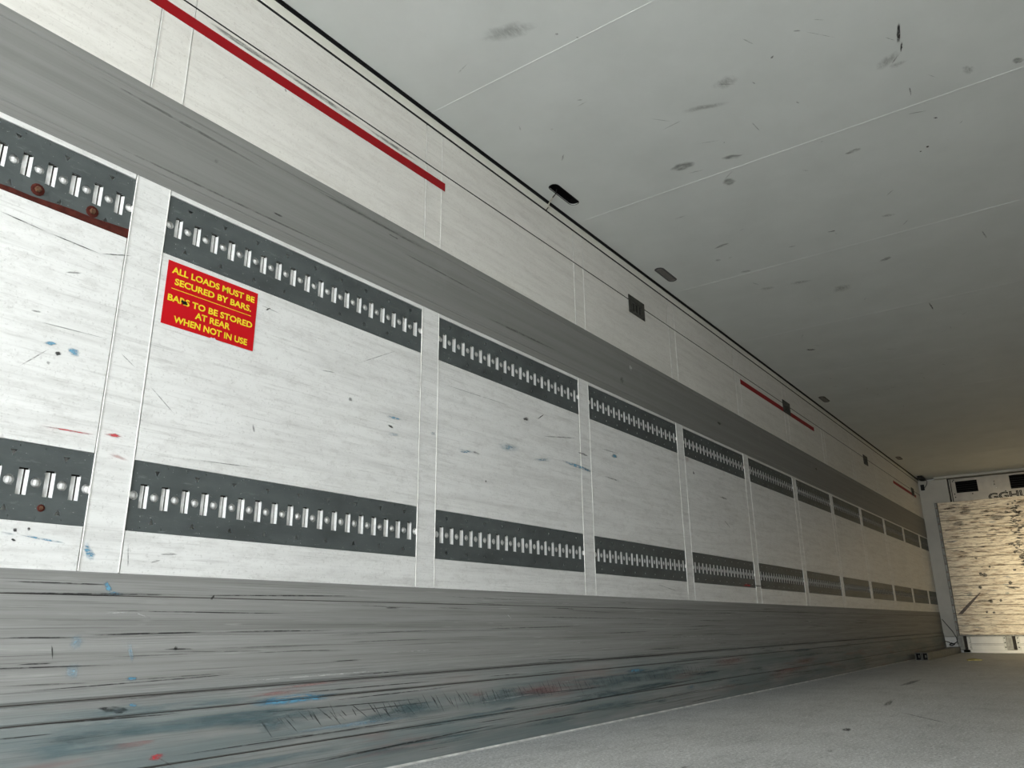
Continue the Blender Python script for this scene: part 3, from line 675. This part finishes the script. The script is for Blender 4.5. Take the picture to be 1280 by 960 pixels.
# beam pockets on the upper wall
labs = ['nearest square dark metal pocket on the upper wall', 'square dark pocket that interrupts the middle red stripe', 'small dark pocket on the upper wall past the middle red stripe', 'farthest dark pocket, beside the last red stripe']
for i, xc in enumerate((4.155, 7.150, 10.24, 13.30)):
    z0, z1 = 2.305, 2.422; hw_ = .105
    pk = empty('beam_pocket', (xc, YL-.004, z0), labs[i], 'wall pocket', 'dark pockets along the upper wall'); o = pk.location
    me = fill2d('frame', [rect(-hw_, 0, hw_, z1-z0), rect(-hw_*.55, .02, hw_*.50, .075)], .005, M_PLATE)
    me.transform(Matrix(((1, 0, 0, 0), (0, 0, -1, 0), (0, 1, 0, 0), (0, 0, 0, 1))))
    f = bpy.data.objects.new('frame', me); C.objects.link(f); f.parent = pk
    t = MB(); t.box((-hw_*.55, .0015, .02), (hw_*.50, .0030, .075), M_PLATE2)
    t.box((-.03, -.003, .022), (-.015, .002, .073), M_PLATE, .001); t.box((.015, -.003, .022), (.028, .002, .073), M_PLATE, .001)
    t.build('recess', pk)
    for (sx, sz) in ((-.09, .012), (.09, .012), (-.09, .105), (.09, .105)):
        t = MB(); t.cyl((sx, -.0025, sz), .004, .002, M_PLATE2, 'y', 8); t.build('screw', pk)

# ceiling lamps
labs = ['empty black oblong lamp recess in the ceiling with a loose wire', 'oblong ceiling lamp with a smoky lens, first beyond the empty recess', 'small oblong ceiling lamp in the shadowed middle of the trailer', 'farthest dark ceiling lamp near the front end']
for i, (x, y) in enumerate(LIGHTS):
    if i == 0:
        r = empty('lamp_recess', (x, y, H), labs[i], 'lamp recess'); o = r.location
        t = MB()
        a = stadium(x, y, .129, .033); k = len(a)
        t.add([(u, v, H+.001) for u, v in a]+[(u, v, H+.040) for u, v in a], [(j, (j+1) % k, k+(j+1) % k, k+j) for j in range(k)]+[tuple(range(k, 2*k))], M_DARKIN)
        t.build('housing', r, origin=o)
        a = stadium(x, y, .1265, .0305); b_ = stadium(x, y, .121, .025)
        t = MB(); t.add([(u, v, H-.0015) for u, v in a]+[(u, v, H-.0015) for u, v in b_], [(j, (j+1) % k, k+(j+1) % k, k+j) for j in range(k)], M_BLACK); t.build('rim', r, origin=o)
        wr = empty('loose_wire', (3.13, 1.98, H-.01), 'short two tone wire hanging from the empty lamp recess to the wall joint', 'wire'); o = wr.location
        t = MB(); t.tube([(3.092, 1.935, H+.015), (3.097, 1.945, H-.008), (3.115, 1.975, H-.010)], .0028, M_WIRE); t.build('dark_sleeve', wr, origin=o)
        t = MB(); t.tube([(3.115, 1.975, H-.010), (3.150, 2.022, H-.012), (3.145, 2.026, H-.04)], .0034, M_WIREW); t.build('pale_sleeve', wr, origin=o)
        t = MB(); t.tube([(3.145, 2.026, H-.04), (3.130, 2.030, H-.062)], .0026, M_WIRE); t.build('wire_end', wr, origin=o)
    else:
        r = empty('ceiling_lamp', (x, y, H), labs[i], 'ceiling lamp', 'oblong ceiling lamps'); o = r.location
        a = stadium(x, y, .128, .032); b_ = stadium(x, y, .118, .023); k = len(a)
        t = MB(); t.add([(u, v, H-.0005) for u, v in a]+[(u, v, H-.005) for u, v in b_]+[(u, v, H+.02) for u, v in b_], [(j, (j+1) % k, k+(j+1) % k, k+j) for j in range(k)]+[(k+j, k+(j+1) % k, 2*k+(j+1) % k, 2*k+j) for j in range(k)], M_RIM)
        t.build('rim', r, origin=o)
        t = MB(); c_ = stadium(x, y, .117, .022)
        t.add([(u, v, H-.001) for u, v in c_], [tuple(range(k))], M_LENS)
        for q in range(-2, 3): t.box((x-.095, y+q*.008-.001, H-.0025), (x+.095, y+q*.008+.001, H-.0005), M_RIM)
        t.build('lens', r, origin=o)

# small things in the far upper corner
s = empty('camera_sensor', (13.90, 1.955, 2.49), 'small black box with a looped cable on the white corner post', 'sensor'); o = s.location
t = MB(); t.box((13.925, 1.950, 2.462), (13.951, 2.006, 2.555), M_BLACK, .008); t.build('body', s, origin=o)
t = MB(); t.tube([(13.940, 1.955, 2.50), (13.925, 1.925, 2.525), (13.930, 1.905, 2.56), (13.94, 1.90, 2.605)], .0045, M_WIRE); t.build('cable', s, origin=o)
s = empty('junction_box', (13.78, 1.93, H), 'black box fixed to the ceiling in the far corner', 'junction box'); o = s.location
t = MB(); t.box((13.60, 1.905, H-.045), (13.88, 1.985, H), M_BLACK, .012); t.build('body', s, origin=o)
t = MB(); t.tube([(13.88, 1.93, H-.02), (13.93, 1.92, H-.03), (13.94, 1.90, H-.045)], .005, M_WIRE); t.build('cable', s, origin=o)

# tangled cables at the foot of the corner post
t = MB(); t.tube([(13.935, 2.015, .485), (13.93, 1.95, .385), (13.93, 1.90, .31), (13.935, 1.860, .215), (13.93, 1.855, .12)], .0055, M_WIRE)
tag(t.build('slanting_cable', origin=(13.93, 1.95, .385)), 'thin dark cable slanting down across the white corner post', 'cable')
t = MB()
t.tube([(13.94, 2.02, .165), (13.93, 1.97, .150), (13.91, 1.93, .125), (13.91, 1.89, .135), (13.92, 1.855, .160)], .006, M_WIRE)
t.tube([(13.92, 1.96, .120), (13.90, 1.93, .140), (13.91, 1.90, .118), (13.92, 1.93, .105), (13.91, 1.97, .112)], .008, M_WIRE)
tag(t.build('cable_knot', origin=(13.92, 1.93, .12)), 'dark knotted cable lying on the bar ends by the corner post', 'cable')

# load bars lying on the floor against the wall
for i, (y0, x0, lab) in enumerate(((1.951, 11.02, 'square steel load bar on the floor, the one against the wall'), (1.883, 11.06, 'square steel load bar on the floor, the outer one'))):
    b = empty('load_bar', (x0, y0-.033, 0), lab, 'load bar', 'load bars on the floor'); o = b.location
    t = MB(); y1 = y0-.064; hgt = .088; wt = .006; X1 = 13.82
    t.box((x0, y1, .001), (X1, y0, .001+wt), M_TUBE); t.box((x0, y1, hgt-wt), (X1, y0, hgt), M_TUBE)
    t.box((x0, y1, .001+wt), (X1, y1+wt, hgt-wt), M_TUBE); t.box((x0, y0-wt, .001+wt), (X1, y0, hgt-wt), M_TUBE)
    t.build('tube', b, origin=o)
    t = MB(); t.box((x0+.03, y1+wt, .001+wt), (x0+.05, y0-wt, hgt-wt), M_DARKIN); t.box((x0+.004, y1+.02, .030), (x0+.030, y1+.032, .060), M_TUBE, .002)
    t.build('end_fitting', b, origin=o)
# scrap on the floor
t = MB(); k = 14; vs = [(11.30, 1.36, .022)]
for j in range(k):
    a = 2*PI*j/k; q = 1+.25*math.sin(3*a)+.1*math.sin(7*a); vs.append((11.30+.16*q*math.cos(a), 1.36+.075*q*math.sin(a), .002+.012*abs(math.sin(2*a))))
t.add(vs, [(0, 1+j, 1+(j+1) % k) for j in range(k)], M_SCRAP)
t.add([(v[0], v[1], .0008) for v in vs[1:]], [tuple(range(k))[::-1]], M_SCRAP)
t.add([(v[0], v[1], v[2]) for v in vs[1:]]+[(v[0], v[1], .0008) for v in vs[1:]], [(j, k+j, k+(j+1) % k, (j+1) % k) for j in range(k)], M_SCRAP)
tag(t.build('crumpled_scrap', origin=(11.30, 1.36, 0)), 'crumpled yellowish scrap on the floor near the end wall', 'litter')
